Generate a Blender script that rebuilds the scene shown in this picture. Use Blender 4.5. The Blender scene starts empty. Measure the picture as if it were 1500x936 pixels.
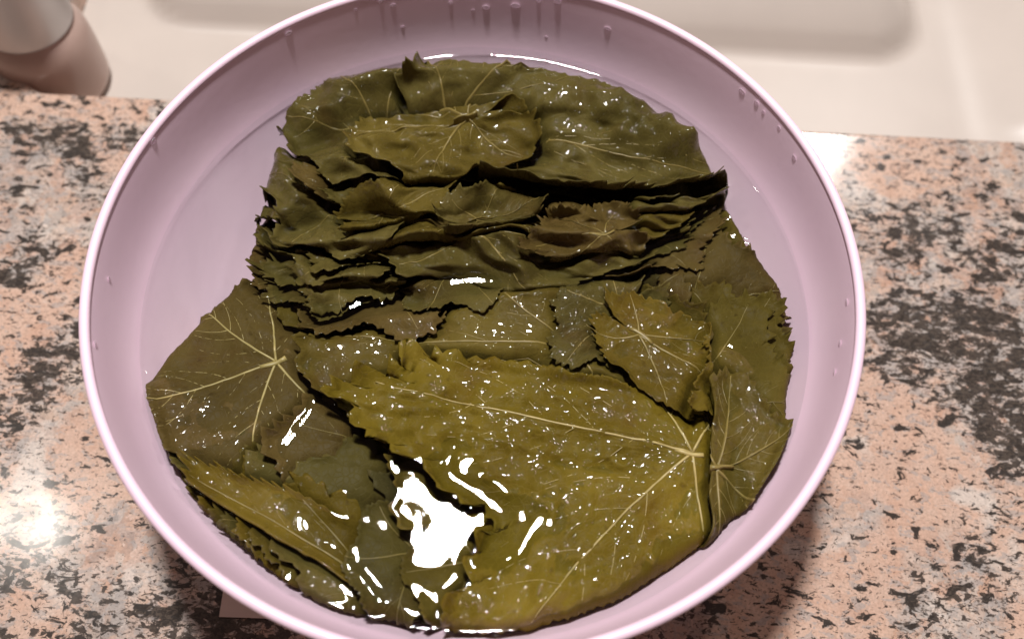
import bpy, bmesh, math, random
import numpy as np
from mathutils import Matrix, Vector

# ------------------------------------------------------------------ camera, world, lamps, exposure
RIM_Z = 0.100           # bowl rim above the counter
WATER = 0.0690          # water level
F_PX = 1450.0
PITCH, ROLL = 0.4792, 0.0468
CAM = np.array([0.0133, -0.1769, RIM_Z + 0.2966])
fw = np.array([0.0, math.sin(PITCH), -math.cos(PITCH)])
rt0 = np.array([1.0, 0, 0]); up0 = np.cross(rt0, fw)
RT = rt0 * math.cos(ROLL) + up0 * math.sin(ROLL)
UP = -rt0 * math.sin(ROLL) + up0 * math.cos(ROLL)
FW = fw

def ray(px, py):
    d = FW + RT * (px - 750.0) / F_PX - UP * (py - 468.0) / F_PX
    return d / np.linalg.norm(d)

def unproj(px, py, z=WATER):
    d = ray(px, py)
    return CAM + d * (z - CAM[2]) / d[2]

scene = bpy.context.scene
col = scene.collection
cam = bpy.data.cameras.new('camera')
camo = bpy.data.objects.new('camera', cam); col.objects.link(camo)
cam.sensor_width = 36.0; cam.lens = 36.0 * F_PX / 1500.0
cam.clip_start = 0.01; cam.clip_end = 50
M = Matrix(((RT[0], UP[0], -FW[0], CAM[0]), (RT[1], UP[1], -FW[1], CAM[1]), (RT[2], UP[2], -FW[2], CAM[2]), (0, 0, 0, 1)))
camo.matrix_world = M
cam.dof.use_dof = True
cam.dof.focus_distance = 0.365
cam.dof.aperture_fstop = 7.0
scene.camera = camo

world = bpy.data.worlds.new('World'); scene.world = world
world.use_nodes = True
bg = world.node_tree.nodes['Background']
bg.inputs[0].default_value = (1.0, 0.64, 0.54, 1)
bg.inputs[1].default_value = 0.11

def mirror_lamp(px, py, zsurf, ztop, size, power, color, name):
    """A ceiling lamp standing where a mirror at that point of the photo would show it."""
    p = unproj(px, py, zsurf); d = ray(px, py); d = np.array([d[0], d[1], -d[2]])
    q = p + d * (ztop - zsurf) / d[2]
    l = bpy.data.lights.new(name, 'AREA'); l.shape = 'DISK'; l.size = size
    l.energy = power; l.color = color
    o = bpy.data.objects.new(name, l); col.objects.link(o)
    o.location = q
    o.rotation_euler = (Vector((0, 0, 0.07)) - Vector(q)).to_track_quat('-Z', 'Y').to_euler()
    return o

mirror_lamp(660, 765, WATER, 1.75, 0.16, 38.0, (1.0, 0.97, 0.95), 'ceiling_lamp')
mirror_lamp(1186, 206, 0.0, 1.5, 0.12, 5.5, (1.0, 0.96, 0.93), 'cabinet_lamp')
mirror_lamp(45, 765, 0.0, 1.75, 0.10, 2.0, (1.0, 0.94, 0.86), 'ceiling_spot')

scene.view_settings.view_transform = 'Standard'
scene.view_settings.look = 'None'
scene.view_settings.exposure = 0.0
scene.view_settings.gamma = 1.0
scene.view_settings.use_curve_mapping = False
scene.cycles.max_bounces = 10
scene.cycles.transparent_max_bounces = 12
scene.cycles.sample_clamp_indirect = 6.0
scene.cycles.use_denoising = True

rng = np.random.default_rng(7)
random.seed(7)

# ------------------------------------------------------------------ node helpers
def new_mat(name):
    m = bpy.data.materials.new(name); m.use_nodes = True
    nt = m.node_tree; nt.nodes.clear()
    out = nt.nodes.new('ShaderNodeOutputMaterial')
    return m, nt, out

def N(nt, t, **kw):
    n = nt.nodes.new(t)
    for k, v in kw.items():
        if k.startswith('i_'):
            key = k[2:]
            key = int(key) if key.isdigit() else key.replace('_', ' ')
            n.inputs[key].default_value = v
        else:
            setattr(n, k, v)
    return n

def ramp(nt, stops, interp='LINEAR'):
    n = nt.nodes.new('ShaderNodeValToRGB'); n.color_ramp.interpolation = interp
    e = n.color_ramp.elements
    while len(e) < len(stops): e.new(0.5)
    for el, (p, c) in zip(e, stops):
        el.position = p; el.color = (*c, 1) if len(c) == 3 else c
    return n

def mixc(nt, a, b, fac, blend='MIX'):
    n = nt.nodes.new('ShaderNodeMix'); n.data_type = 'RGBA'; n.blend_type = blend
    for sock, v in ((n.inputs[0], fac), (n.inputs[6], a), (n.inputs[7], b)):
        if isinstance(v, bpy.types.NodeSocket): nt.links.new(v, sock)
        else: sock.default_value = v if not isinstance(v, tuple) else (*v, 1)
    return n.outputs[2]

def mth(nt, op, a, b=None, clamp=False):
    n = nt.nodes.new('ShaderNodeMath'); n.operation = op; n.use_clamp = clamp
    for i, v in enumerate((a, b)):
        if v is None: continue
        if isinstance(v, bpy.types.NodeSocket): nt.links.new(v, n.inputs[i])
        else: n.inputs[i].default_value = v
    return n.outputs[0]

# ------------------------------------------------------------------ materials
def granite_material():
    m, nt, out = new_mat('granite')
    L = nt.links.new
    co = N(nt, 'ShaderNodeNewGeometry').outputs['Position']
    def noise(scale, detail=3, rough=0.55, src=co, dist=0.0):
        n = N(nt, 'ShaderNodeTexNoise', i_Scale=scale, i_Detail=detail, i_Roughness=rough, i_Distortion=dist)
        L(src, n.inputs['Vector']); return n
    # warp the coordinates so that grains get ragged outlines
    wn = noise(130, 4, 0.65)
    off = N(nt, 'ShaderNodeVectorMath', operation='SUBTRACT'); L(wn.outputs['Color'], off.inputs[0]); off.inputs[1].default_value = (.5, .5, .5)
    sc = N(nt, 'ShaderNodeVectorMath', operation='SCALE'); L(off.outputs[0], sc.inputs[0]); sc.inputs['Scale'].default_value = 0.014
    ad = N(nt, 'ShaderNodeVectorMath', operation='ADD'); L(co, ad.inputs[0]); L(sc.outputs[0], ad.inputs[1])
    wc = ad.outputs[0]
    def vor(scale, src=wc, feat='F1'):
        n = N(nt, 'ShaderNodeTexVoronoi', feature=feat, i_Scale=scale); L(src, n.inputs['Vector']); return n
    v1 = vor(105)
    sep = N(nt, 'ShaderNodeSeparateColor'); L(v1.outputs['Color'], sep.inputs[0])
    base = ramp(nt, [(0.0, (.60, .36, .255)), (.26, (.66, .45, .35)), (.46, (.64, .53, .45)), (.62, (.53, .46, .41)), (.78, (.42, .38, .36)), (.9, (.58, .31, .20)), (1.0, (.68, .54, .44))])
    L(sep.outputs[0], base.inputs[0])
    # large feldspar patches
    def spots(lst):
        tot = None
        for px_, py_, rad, amt in lst:
            p_ = unproj(px_, py_, 0.0); dn = N(nt, 'ShaderNodeVectorMath', operation='DISTANCE'); L(wc, dn.inputs[0]); dn.inputs[1].default_value = tuple(p_)
            mr = N(nt, 'ShaderNodeMapRange', interpolation_type='SMOOTHSTEP'); L(dn.outputs['Value'], mr.inputs[0])
            mr.inputs[1].default_value = 0.0; mr.inputs[2].default_value = rad; mr.inputs[3].default_value = amt; mr.inputs[4].default_value = 0.0
            tot = mr.outputs[0] if tot is None else mth(nt, 'ADD', tot, mr.outputs[0])
        return tot
    big = noise(11.0, 2, 0.5, wc)
    bigv = mth(nt, 'ADD', big.outputs['Fac'], spots(((150, 650, .040, .22), (1340, 690, .055, .24), (1190, 860, .040, .18), (230, 760, .03, .12), (1300, 260, .02, .14), (60, 905, .02, .14), (20, 400, .03, -.10), (1440, 450, .06, -.12))))
    bigf = ramp(nt, [(.50, (0, 0, 0)), (.56, (1, 1, 1))]); L(bigv, bigf.inputs[0])
    pv = ramp(nt, [(.2, (.61, .36, .25)), (.5, (.73, .52, .41)), (.8, (.68, .43, .31))]); L(noise(60, 3, .6).outputs['Fac'], pv.inputs[0])
    c = mixc(nt, base.outputs[0], pv.outputs[0], mth(nt, 'MULTIPLY', bigf.outputs[0], .9))
    # pale quartz patches
    q = noise(26.0, 2, .5, wc); L_off = ramp(nt, [(.58, (0, 0, 0)), (.64, (1, 1, 1))]); L(q.outputs['Fac'], L_off.inputs[0])
    c = mixc(nt, c, (.76, .70, .64), mth(nt, 'MULTIPLY', L_off.outputs[0], .8))
    # fine mottling of the ground mass
    v5 = vor(260); s5 = N(nt, 'ShaderNodeSeparateColor'); L(v5.outputs['Color'], s5.inputs[0])
    g5 = ramp(nt, [(0, (.42, .40, .38)), (.35, (.74, .62, .55)), (.6, (.63, .45, .35)), (.85, (.36, .33, .31)), (1, (.82, .74, .67))]); L(s5.outputs[2], g5.inputs[0])
    c = mixc(nt, c, g5.outputs[0], mth(nt, 'SUBTRACT', .50, mth(nt, 'MULTIPLY', bigf.outputs[0], .38)))
    # dark mica: feathery flecks in clusters, of two sizes
    cl = noise(11.0, 3, .6)
    clm = ramp(nt, [(.42, (0, 0, 0)), (.58, (1, 1, 1))]); L(mth(nt, 'ADD', cl.outputs['Fac'], spots(((40, 520, .035, .20), (1390, 490, .055, .18), (1470, 630, .035, .20), (150, 170, .04, .15), (40, 230, .04, .12), (330, 920, .04, .14), (60, 880, .025, .12), (1440, 780, .02, .16), (1340, 330, .02, .08)))), clm.inputs[0])
    nobig = mth(nt, 'SUBTRACT', 1.0, mth(nt, 'MULTIPLY', bigf.outputs[0], .75))
    dens = mth(nt, 'MULTIPLY', clm.outputs[0], nobig)
    st = N(nt, 'ShaderNodeMapping'); L(co, st.inputs[0]); st.inputs['Rotation'].default_value = (0, 0, .5); st.inputs['Scale'].default_value = (1, 1.7, 1)
    for sc_, colr, base_, gain, amt in ((150, (.42, .40, .39), .57, .10, .6), (95, (.036, .033, .031), .625, .145, .96), (190, (.050, .042, .037), .615, .150, .94), (440, (.11, .09, .075), .61, .12, .8)):
        f_ = noise(sc_, 4, .6, st.outputs[0], .6).outputs['Fac']
        t_ = mth(nt, 'SUBTRACT', base_, mth(nt, 'MULTIPLY', dens, gain))
        k_ = mth(nt, 'MULTIPLY', mth(nt, 'SUBTRACT', f_, t_), 26.0, clamp=True)
        c = mixc(nt, c, colr, mth(nt, 'MULTIPLY', k_, amt))
    fine = noise(900, 2, .5)
    fr = ramp(nt, [(.3, (.78, .78, .78)), (.7, (1.1, 1.1, 1.1))]); L(fine.outputs['Fac'], fr.inputs[0])
    c = mixc(nt, c, fr.outputs[0], .8, 'MULTIPLY')
    c = mixc(nt, c, (.85, .82, .805), 1.0, 'MULTIPLY')
    b = N(nt, 'ShaderNodeBsdfPrincipled'); L(c, b.inputs['Base Color'])
    rr = ramp(nt, [(.3, (.10, .10, .10)), (.75, (.20, .20, .20))]); L(noise(40, 3).outputs['Fac'], rr.inputs[0])
    L(rr.outputs[0], b.inputs['Roughness'])
    bp = N(nt, 'ShaderNodeBump', i_Strength=.10, i_Distance=.0006); L(noise(55, 3).outputs['Fac'], bp.inputs['Height']); L(bp.outputs[0], b.inputs['Normal'])
    L(b.outputs[0], out.inputs[0]); return m

def bowl_material():
    m, nt, out = new_mat('lilac_melamine')
    L = nt.links.new
    co = N(nt, 'ShaderNodeNewGeometry').outputs['Position']
    n = N(nt, 'ShaderNodeTexNoise', i_Scale=22.0, i_Detail=4.0); L(co, n.inputs['Vector'])
    r = ramp(nt, [(.35, (.87, .645, .77)), (.7, (.915, .695, .815))]); L(n.outputs['Fac'], r.inputs[0])
    b = N(nt, 'ShaderNodeBsdfPrincipled', i_Roughness=.36); L(r.outputs[0], b.inputs['Base Color'])
    b.inputs['Subsurface Weight'].default_value = 0.0
    n2 = N(nt, 'ShaderNodeTexNoise', i_Scale=260.0, i_Detail=3.0); L(co, n2.inputs['Vector'])
    bp = N(nt, 'ShaderNodeBump', i_Strength=.12, i_Distance=.0004); L(n2.outputs['Fac'], bp.inputs['Height']); L(bp.outputs[0], b.inputs['Normal'])
    L(b.outputs[0], out.inputs[0]); return m

def water_material():
    m, nt, out = new_mat('water')
    L = nt.links.new
    fr = N(nt, 'ShaderNodeFresnel', i_IOR=1.33)
    tr = N(nt, 'ShaderNodeBsdfTransparent'); tr.inputs[0].default_value = (.93, .945, .94, 1)
    gl = N(nt, 'ShaderNodeBsdfGlossy', i_Roughness=.015)
    mx = N(nt, 'ShaderNodeMixShader'); L(fr.outputs[0], mx.inputs[0]); L(tr.outputs[0], mx.inputs[1]); L(gl.outputs[0], mx.inputs[2])
    co = N(nt, 'ShaderNodeNewGeometry').outputs['Position']
    n2 = N(nt, 'ShaderNodeTexNoise', i_Scale=70.0, i_Detail=2.0); L(co, n2.inputs['Vector'])
    bp = N(nt, 'ShaderNodeBump', i_Strength=.10, i_Distance=.0006); L(n2.outputs['Fac'], bp.inputs['Height'])
    L(bp.outputs[0], gl.inputs['Normal']); L(bp.outputs[0], fr.inputs['Normal'])
    L(mx.outputs[0], out.inputs[0]); return m

def leaf_material(name, dark, mid, light, seed):
    """Brined vine leaf: mottled olive, netted veins; wet and glossy where it stands out of the water."""
    m, nt, out = new_mat(name)
    L = nt.links.new
    uv = N(nt, 'ShaderNodeUVMap', uv_map='leaf').outputs[0]
    geo = N(nt, 'ShaderNodeNewGeometry')
    mp = N(nt, 'ShaderNodeMapping'); L(uv, mp.inputs[0]); mp.inputs['Location'].default_value = (seed * 3.1, seed * 1.7, seed)
    def noise(scale, detail=4, rough=.55, src=mp.outputs[0]):
        n = N(nt, 'ShaderNodeTexNoise', i_Scale=scale, i_Detail=detail, i_Roughness=rough); L(src, n.inputs['Vector']); return n.outputs['Fac']
    r = ramp(nt, [(.30, dark), (.5, mid), (.70, light)]); L(noise(22, 5, .6), r.inputs[0])
    c = r.outputs[0]
    # brown blotches
    bl = ramp(nt, [(.55, (0, 0, 0)), (.70, (1, 1, 1))]); L(noise(35, 4, .6), bl.inputs[0])
    c = mixc(nt, c, (mid[0] * .75, mid[1] * .55, mid[2] * .6), mth(nt, 'MULTIPLY', bl.outputs[0], .55))
    # netted fine veins
    vo = N(nt, 'ShaderNodeTexVoronoi', feature='DISTANCE_TO_EDGE', i_Scale=420.0); L(mp.outputs[0], vo.inputs['Vector'])
    ve = ramp(nt, [(.0, (1, 1, 1)), (.09, (0, 0, 0))]); L(vo.outputs['Distance'], ve.inputs[0])
    c = mixc(nt, c, (light[0] * 1.25, light[1] * 1.25, light[2] * 1.3), mth(nt, 'MULTIPLY', ve.outputs[0], .16))
    sp = ramp(nt, [(.62, (1, 1, 1)), (.75, (.55, .5, .5))]); L(noise(300, 2, .5), sp.inputs[0])
    c = mixc(nt, c, sp.outputs[0], .6, 'MULTIPLY')
    b = N(nt, 'ShaderNodeBsdfPrincipled'); L(c, b.inputs['Base Color'])
    b.inputs['Roughness'].default_value = .42
    b.inputs['Specular IOR Level'].default_value = .04
    # water film above the water line
    sepz = N(nt, 'ShaderNodeSeparateXYZ'); L(geo.outputs['Position'], sepz.inputs[0])
    wet = N(nt, 'ShaderNodeMapRange', i_1=WATER - .0004, i_2=WATER + .0008); L(sepz.outputs[2], wet.inputs[0])
    L(mth(nt, 'MULTIPLY', wet.outputs[0], .9), b.inputs['Coat Weight'])
    b.inputs['Coat Roughness'].default_value = .02
    b.inputs['Coat IOR'].default_value = 1.33
    bp = N(nt, 'ShaderNodeBump', i_Strength=.55, i_Distance=.0005)
    hsum = mth(nt, 'ADD', mth(nt, 'MULTIPLY', ve.outputs[0], -.22), noise(190, 3, .55))
    L(hsum, bp.inputs['Height']); L(bp.outputs[0], b.inputs['Normal'])
    bp2 = N(nt, 'ShaderNodeBump', i_Strength=1.0, i_Distance=.0010)
    h2 = mth(nt, 'ADD', mth(nt, 'MULTIPLY', mth(nt, 'MULTIPLY', mth(nt, 'SUBTRACT', noise(400, 1, .4), .525, clamp=True), 8.0), mth(nt, 'MULTIPLY', mth(nt, 'SUBTRACT', noise(60, 2, .5), .45, clamp=True), 8.0, clamp=True)), mth(nt, 'MULTIPLY', mth(nt, 'SUBTRACT', noise(150, 1, .4), .50, clamp=True), 4.0))
    h2 = mth(nt, 'ADD', h2, mth(nt, 'MULTIPLY', ve.outputs[0], .10))
    L(h2, bp2.inputs['Height']); L(bp2.outputs[0], b.inputs['Coat Normal'])
    tl = N(nt, 'ShaderNodeBsdfTranslucent'); L(c, tl.inputs[0])
    mx = N(nt, 'ShaderNodeMixShader'); mx.inputs[0].default_value = .12
    L(b.outputs[0], mx.inputs[1]); L(tl.outputs[0], mx.inputs[2])
    L(mx.outputs[0], out.inputs[0]); return m

def simple(name, colr, rough, metal=0.0, bump=0.0, scale=80.0, var=.1):
    m, nt, out = new_mat(name); L = nt.links.new
    co = N(nt, 'ShaderNodeNewGeometry').outputs['Position']
    n = N(nt, 'ShaderNodeTexNoise', i_Scale=scale, i_Detail=4.0); L(co, n.inputs['Vector'])
    r = ramp(nt, [(.3, tuple(x * (1 - var) for x in colr)), (.7, tuple(min(1, x * (1 + var)) for x in colr))]); L(n.outputs['Fac'], r.inputs[0])
    b = N(nt, 'ShaderNodeBsdfPrincipled', i_Roughness=rough, i_Metallic=metal); L(r.outputs[0], b.inputs['Base Color'])
    if bump:
        bp = N(nt, 'ShaderNodeBump', i_Strength=bump, i_Distance=.0005); L(n.outputs['Fac'], bp.inputs['Height']); L(bp.outputs[0], b.inputs['Normal'])
    L(b.outputs[0], out.inputs[0]); return m

MAT = {
    'granite': granite_material(), 'bowl': bowl_material(), 'water': water_material(),
    'sink': simple('cream_sink', (.55, .485, .435), .35, bump=.05, scale=25, var=.03),
    'steel': simple('brushed_steel', (.52, .50, .50), .42, 1.0, bump=.04, scale=30, var=.06),
    'bottle': simple('pink_plastic', (.50, .36, .31), .22, bump=.03, scale=30, var=.06),
    'card': simple('paper', (.68, .55, .50), .75, bump=.15, scale=200, var=.04),
    'vein': simple('vein_pale', (.38, .30, .11), .4, scale=300, var=.15),
    'vein_dull': simple('vein_dull', (.20, .15, .040), .4, scale=300, var=.15),
}
LEAFCOL = {   # dark, mid, light
    'lime':  ((.082, .055, .007), (.116, .079, .010), (.164, .115, .016)),
    'yellow': ((.096, .064, .007), (.132, .094, .009), (.190, .134, .017)),
    'olive': ((.068, .049, .009), (.098, .071, .013), (.136, .100, .020)),
    'brown': ((.074, .049, .013), (.100, .068, .019), (.132, .091, .028)),
    'dull':  ((.062, .049, .012), (.092, .072, .018), (.124, .098, .027)),
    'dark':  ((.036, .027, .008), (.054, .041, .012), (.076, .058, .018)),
    'grey':  ((.052, .043, .014), (.076, .063, .021), (.104, .087, .031)),
}
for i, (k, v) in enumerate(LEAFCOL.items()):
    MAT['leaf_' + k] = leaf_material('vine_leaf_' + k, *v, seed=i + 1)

# ------------------------------------------------------------------ mesh helpers
def link_mesh(name, verts, faces, mat, parent=None, smooth=True, uv=None, origin=None):
    verts = np.asarray(verts, float)
    if origin is not None and parent is None: verts = verts - np.asarray(origin)
    me = bpy.data.meshes.new(name)
    me.from_pydata(verts.tolist(), [], faces)
    if smooth: me.polygons.foreach_set('use_smooth', np.ones(len(me.polygons), bool))
    if uv is not None:
        ul = me.uv_layers.new(name='leaf')
        idx = np.empty(len(me.loops), np.int32); me.loops.foreach_get('vertex_index', idx)
        ul.data.foreach_set('uv', np.asarray(uv, np.float32)[idx].ravel())
    me.update()
    o = bpy.data.objects.new(name, me); col.objects.link(o)
    if mat: me.materials.append(mat)
    if parent is not None: o.parent = parent
    elif origin is not None: o.location = origin
    return o

def tag(o, label=None, cat=None, group=None, kind=None):
    for k, v in (('label', label), ('category', cat), ('group', group), ('kind', kind)):
        if v: o[k] = v
    return o

def empty(name, loc):
    o = bpy.data.objects.new(name, None); col.objects.link(o); o.location = loc; o.empty_display_size = .02
    return o

def lathe(prof, n=160, close=False):
    prof = np.array(prof, float); t = np.linspace(0, 2 * np.pi, n, endpoint=False)
    v = np.stack([np.outer(prof[:, 0], np.cos(t)), np.outer(prof[:, 0], np.sin(t)), np.repeat(prof[:, 1][:, None], n, 1)], -1).reshape(-1, 3)
    f = []
    k = len(prof)
    for i in range(k - 1 if not close else k):
        j = (i + 1) % k
        for a in range(n):
            b = (a + 1) % n
            f.append((i * n + a, i * n + b, j * n + b, j * n + a))
    return v, f

def smooth_profile(pts, n=12):
    """Catmull-Rom through the points."""
    P = np.array(pts, float); P = np.vstack([2 * P[0] - P[1], P, 2 * P[-1] - P[-2]]); out = []
    for i in range(1, len(P) - 2):
        for t in np.linspace(0, 1, n, endpoint=False):
            a, b, c, d = P[i - 1], P[i], P[i + 1], P[i + 2]
            out.append(.5 * (2 * b + (c - a) * t + (2 * a - 5 * b + 4 * c - d) * t * t + (3 * b - a - 3 * c + d) * t ** 3))
    out.append(P[-2]); return np.array(out)

# ------------------------------------------------------------------ counter
eA = unproj(150, 139, 0.0); eB = unproj(1500, 206, 0.0)
edir = (eB - eA)[:2] / np.linalg.norm((eB - eA)[:2]); enor = np.array([-edir[1], edir[0]])
def edge_pt(s, t=0.0):                      # s along the counter edge from eA, t beyond it
    p = eA[:2] + edir * s + enor * t; return (p[0], p[1])
def build_counter():
    sl = float((unproj(40, 110, 0.0)[:2] - eA[:2]) @ edir)
    arc = [edge_pt(sl + .012 * (1 - math.sin(a)), .012 * (1 - math.cos(a))) for a in np.linspace(0, math.pi / 2, 8)]
    pts = [edge_pt(-.75, -.62), edge_pt(1.1, -.62), edge_pt(1.1, 0)] + arc + [edge_pt(sl, .6), edge_pt(-.75, .6)]
    bm = bmesh.new()
    vs = [bm.verts.new((x, y, -.03)) for x, y in pts]
    f = bm.faces.new(vs)
    if f.normal.z > 0: f.normal_flip()
    r = bmesh.ops.extrude_face_region(bm, geom=[f])
    top = [g for g in r['geom'] if isinstance(g, bmesh.types.BMVert)]
    for v in top: v.co.z = 0
    te = [e for e in bm.edges if all(abs(v.co.z) < 1e-6 for v in e.verts)]
    bmesh.ops.bevel(bm, geom=te, offset=.0025, segments=4, affect='EDGES', profile=.5)
    bmesh.ops.recalc_face_normals(bm, faces=bm.faces)
    me = bpy.data.meshes.new('countertop'); bm.to_mesh(me); bm.free()
    me.materials.append(MAT['granite'])
    o = bpy.data.objects.new('countertop', me); col.objects.link(o)
    tag(o, 'polished pink, grey and black speckled granite countertop under the bowl', 'countertop', kind='structure')
build_counter()

# ------------------------------------------------------------------ sink: floor, rounded step and side as one moulded sheet
def build_sink():
    ns, ntt = 260, 170
    s = np.linspace(-.30, 1.0, ns); t = np.linspace(-.02, .62, ntt)
    S, T = np.meshgrid(s, t, indexing='ij')
    def sc(px, py): 
        p = unproj(px, py, -.03)[:2] - eA[:2]; return p @ edir, p @ enor
    s0, t0 = sc(330, 2); s1, t1 = sc(1352, 60); _, tb = sc(1150, 92)
    s0 -= .05
    # rounded rectangle distance: basin s0..s1, tb..tb+.36
    cx, cy = (s0 + s1) / 2, tb + .18; hx, hy, r = (s1 - s0) / 2, .18, .035
    qx = np.abs(S - cx) - hx + r; qy = np.abs(T - cy) - hy + r
    d = np.hypot(np.maximum(qx, 0), np.maximum(qy, 0)) + np.minimum(np.maximum(qx, qy), 0) - r
    u = np.clip(-d / .075, 0, 1); u = 1 - (1 - u) ** 2; e = np.clip(-d / .012, 0, 1); u = u * e * e * (3 - 2 * e)
    Z = -.030 + .040 * u
    # right hand ledge rises gently to a raised lip
    k = np.clip((S - (s1 + .012)) / .09, 0, 1); k = k * k * (3 - 2 * k)
    Z += .024 * k * np.clip((T - .0) / .03, 0, 1)
    X = eA[0] + edir[0] * S + enor[0] * T; Y = eA[1] + edir[1] * S + enor[1] * T
    v = np.stack([X, Y, Z], -1).reshape(-1, 3)
    f = [(i * ntt + j, (i + 1) * ntt + j, (i + 1) * ntt + j + 1, i * ntt + j + 1) for i in range(ns - 1) for j in range(ntt - 1)]
    o = link_mesh('kitchen_sink', v, f, MAT['sink'], origin=(eA[0], eA[1], -.03))
    sm = o.modifiers.new('thickness', 'SOLIDIFY'); sm.thickness = .004; sm.offset = -1
    tag(o, 'cream moulded kitchen sink with rounded step behind the granite counter', 'sink')
build_sink()

# ------------------------------------------------------------------ bottle in the corner of the sink
def build_bottle():
    p = unproj(92, 122, -.030)
    root = empty('soap_bottle', (p[0], p[1], -.030))
    prof = smooth_profile([(.0, .0008), (.022, .0008), (.0255, .003), (.0268, .008), (.0266, .030), (.0250, .040), (.0215, .0465), (.0205, .049)], 8)
    v, f = lathe(prof, 96); link_mesh('bottle_body', v, f, MAT['bottle'], root)
    cap = smooth_profile([(.0, .0465), (.0205, .0468), (.0222, .0480), (.0226, .052), (.0226, .092), (.0215, .0955), (.0, .0965)], 8)
    v, f = lathe(cap, 96); link_mesh('cap', v, f, MAT['steel'], root)
    tag(root, 'bottle with pale pinkish body and grey metal cap in the corner of the sink', 'bottle')
build_bottle()

# ------------------------------------------------------------------ card under the bowl
def build_card():
    c = unproj(322, 904, .0); a = unproj(440, 908, .0); b = unproj(318, 850, .0)
    ux = (a - c)[:2]; ux /= np.linalg.norm(ux); uy = np.array([-ux[1], ux[0]])
    w, h, n = .075, .05, 12
    v = []; f = []
    for k, zz in ((0, .0005), (1, .0011)):
        for i in range(n + 1):
            for j in range(n + 1):
                q = c[:2] + ux * w * i / n + uy * h * j / n
                lift = .0005 * (math.sin(i * .9) * math.cos(j * .6) + 1) * (1 - i / n)
                v.append((q[0], q[1], zz + lift * .6))
    m = (n + 1) ** 2
    for i in range(n):
        for j in range(n):
            a0 = i * (n + 1) + j; f.append((m + a0, m + a0 + n + 1, m + a0 + n + 2, m + a0 + 1)); f.append((a0, a0 + 1, a0 + n + 2, a0 + n + 1))
    rim = [i * (n + 1) for i in range(n)] + [n * (n + 1) + j for j in range(n)] + [(n - i) * (n + 1) + n for i in range(n)] + [n - j for j in range(n)]
    for a0, b0 in zip(rim, rim[1:] + rim[:1]): f.append((a0, b0, m + b0, m + a0))
    o = link_mesh('paper_card', v, f, MAT['card'], origin=(c[0], c[1], 0.0), smooth=False)
    tag(o, 'pale paper card lying on the granite, half under the bowl', 'card')
build_card()

# ------------------------------------------------------------------ bowl
BASE_R = .062
INNER = smooth_profile([(0.0, .0062), (.045, .0064), (.076, .0125), (.1035, .0365), (.1240, .069), (.1322, .0998)], 20)
OUTER = smooth_profile([(.1328, .096), (.1321, .087), (.1271, .068), (.1165, .048), (.101, .0285), (.079, .0105), (.066, .0045), (.0635, .0008), (.060, .0004), (.057, .0030), (0.0, .0032)], 10)
def r_inner(z): return np.interp(z, INNER[:, 1], INNER[:, 0])
def build_bowl():
    root = empty('mixing_bowl', (0, 0, .0002))
    rim_c = np.array([.1333, .0988]); t = np.linspace(math.radians(200), math.radians(-60), 18)
    rimp = np.stack([rim_c[0] + .0022 * np.cos(t), rim_c[1] + .0020 * np.sin(t)], 1)
    v, f = lathe(np.vstack([INNER[:-1], OUTER[1:]]) if False else INNER, 240); link_mesh('inner_wall', v, f, MAT['bowl'], root)
    v, f = lathe(OUTER, 240); link_mesh('outer_wall', v, [q[::-1] for q in f], MAT['bowl'], root)
    tt = np.linspace(0, 2 * np.pi, 22, endpoint=False)
    ring = [(rim_c[0] + .0018 * math.cos(a), rim_c[1] + .0016 * math.sin(a)) for a in tt]
    v, f = lathe(ring, 240, True); link_mesh('rim', v, f, MAT['bowl'], root)
    tag(root, 'large round lilac plastic bowl full of water and vine leaves', 'bowl')
build_bowl()

# ------------------------------------------------------------------ height field of the pile
CELL = .0005; HN = 560; HALF = CELL * HN / 2
gx = (np.arange(HN) + .5) * CELL - HALF
GX, GY = np.meshgrid(gx, gx, indexing='ij')

def lattice_noise(x, y, freq, seed):
    r = np.random.default_rng(seed); G = r.uniform(-1, 1, (64, 64))
    u = (x * freq) % 64; v = (y * freq) % 64
    i = np.floor(u).astype(int); j = np.floor(v).astype(int); a = u - i; b = v - j
    a = a * a * (3 - 2 * a); b = b * b * (3 - 2 * b)
    i %= 64; j %= 64; i2 = (i + 1) % 64; j2 = (j + 1) % 64
    return G[i, j] * (1 - a) * (1 - b) + G[i2, j] * a * (1 - b) + G[i, j2] * (1 - a) * b + G[i2, j2] * a * b

def blur1(A, k, ax):
    if k < 1: return A
    A = np.moveaxis(A, ax, 0); P = np.concatenate([np.repeat(A[:1], k, 0), A, np.repeat(A[-1:], k, 0)])
    C = np.concatenate([np.zeros((1,) + P.shape[1:]), np.cumsum(P, 0)])
    return np.moveaxis((C[2 * k + 1:] - C[:-2 * k - 1]) / (2 * k + 1), 0, ax)
def blur(A, mm):
    k = max(1, int(round(mm / 1000 / CELL / 2)))
    for _ in range(2): A = blur1(blur1(A, k, 0), k, 1)
    return A
def dilate(A, mm):
    k = int(round(mm / 1000 / CELL))
    for ax in (0, 1):
        B = A; s = 1; done = 0
        while done < k:
            st = min(s, k - done)
            B = np.maximum(B, np.maximum(np.roll(B, st, ax), np.roll(B, -st, ax))); done += st
            s = st + 1 if st < 3 else 3
        A = B
    return A
def sample(A, x, y):
    u = np.clip((x + HALF) / CELL - .5, 0, HN - 1.001); v = np.clip((y + HALF) / CELL - .5, 0, HN - 1.001)
    i = u.astype(int); j = v.astype(int); a = u - i; b = v - j
    return A[i, j] * (1 - a) * (1 - b) + A[i + 1, j] * a * (1 - b) + A[i, j + 1] * (1 - a) * b + A[i + 1, j + 1] * a * b

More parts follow.
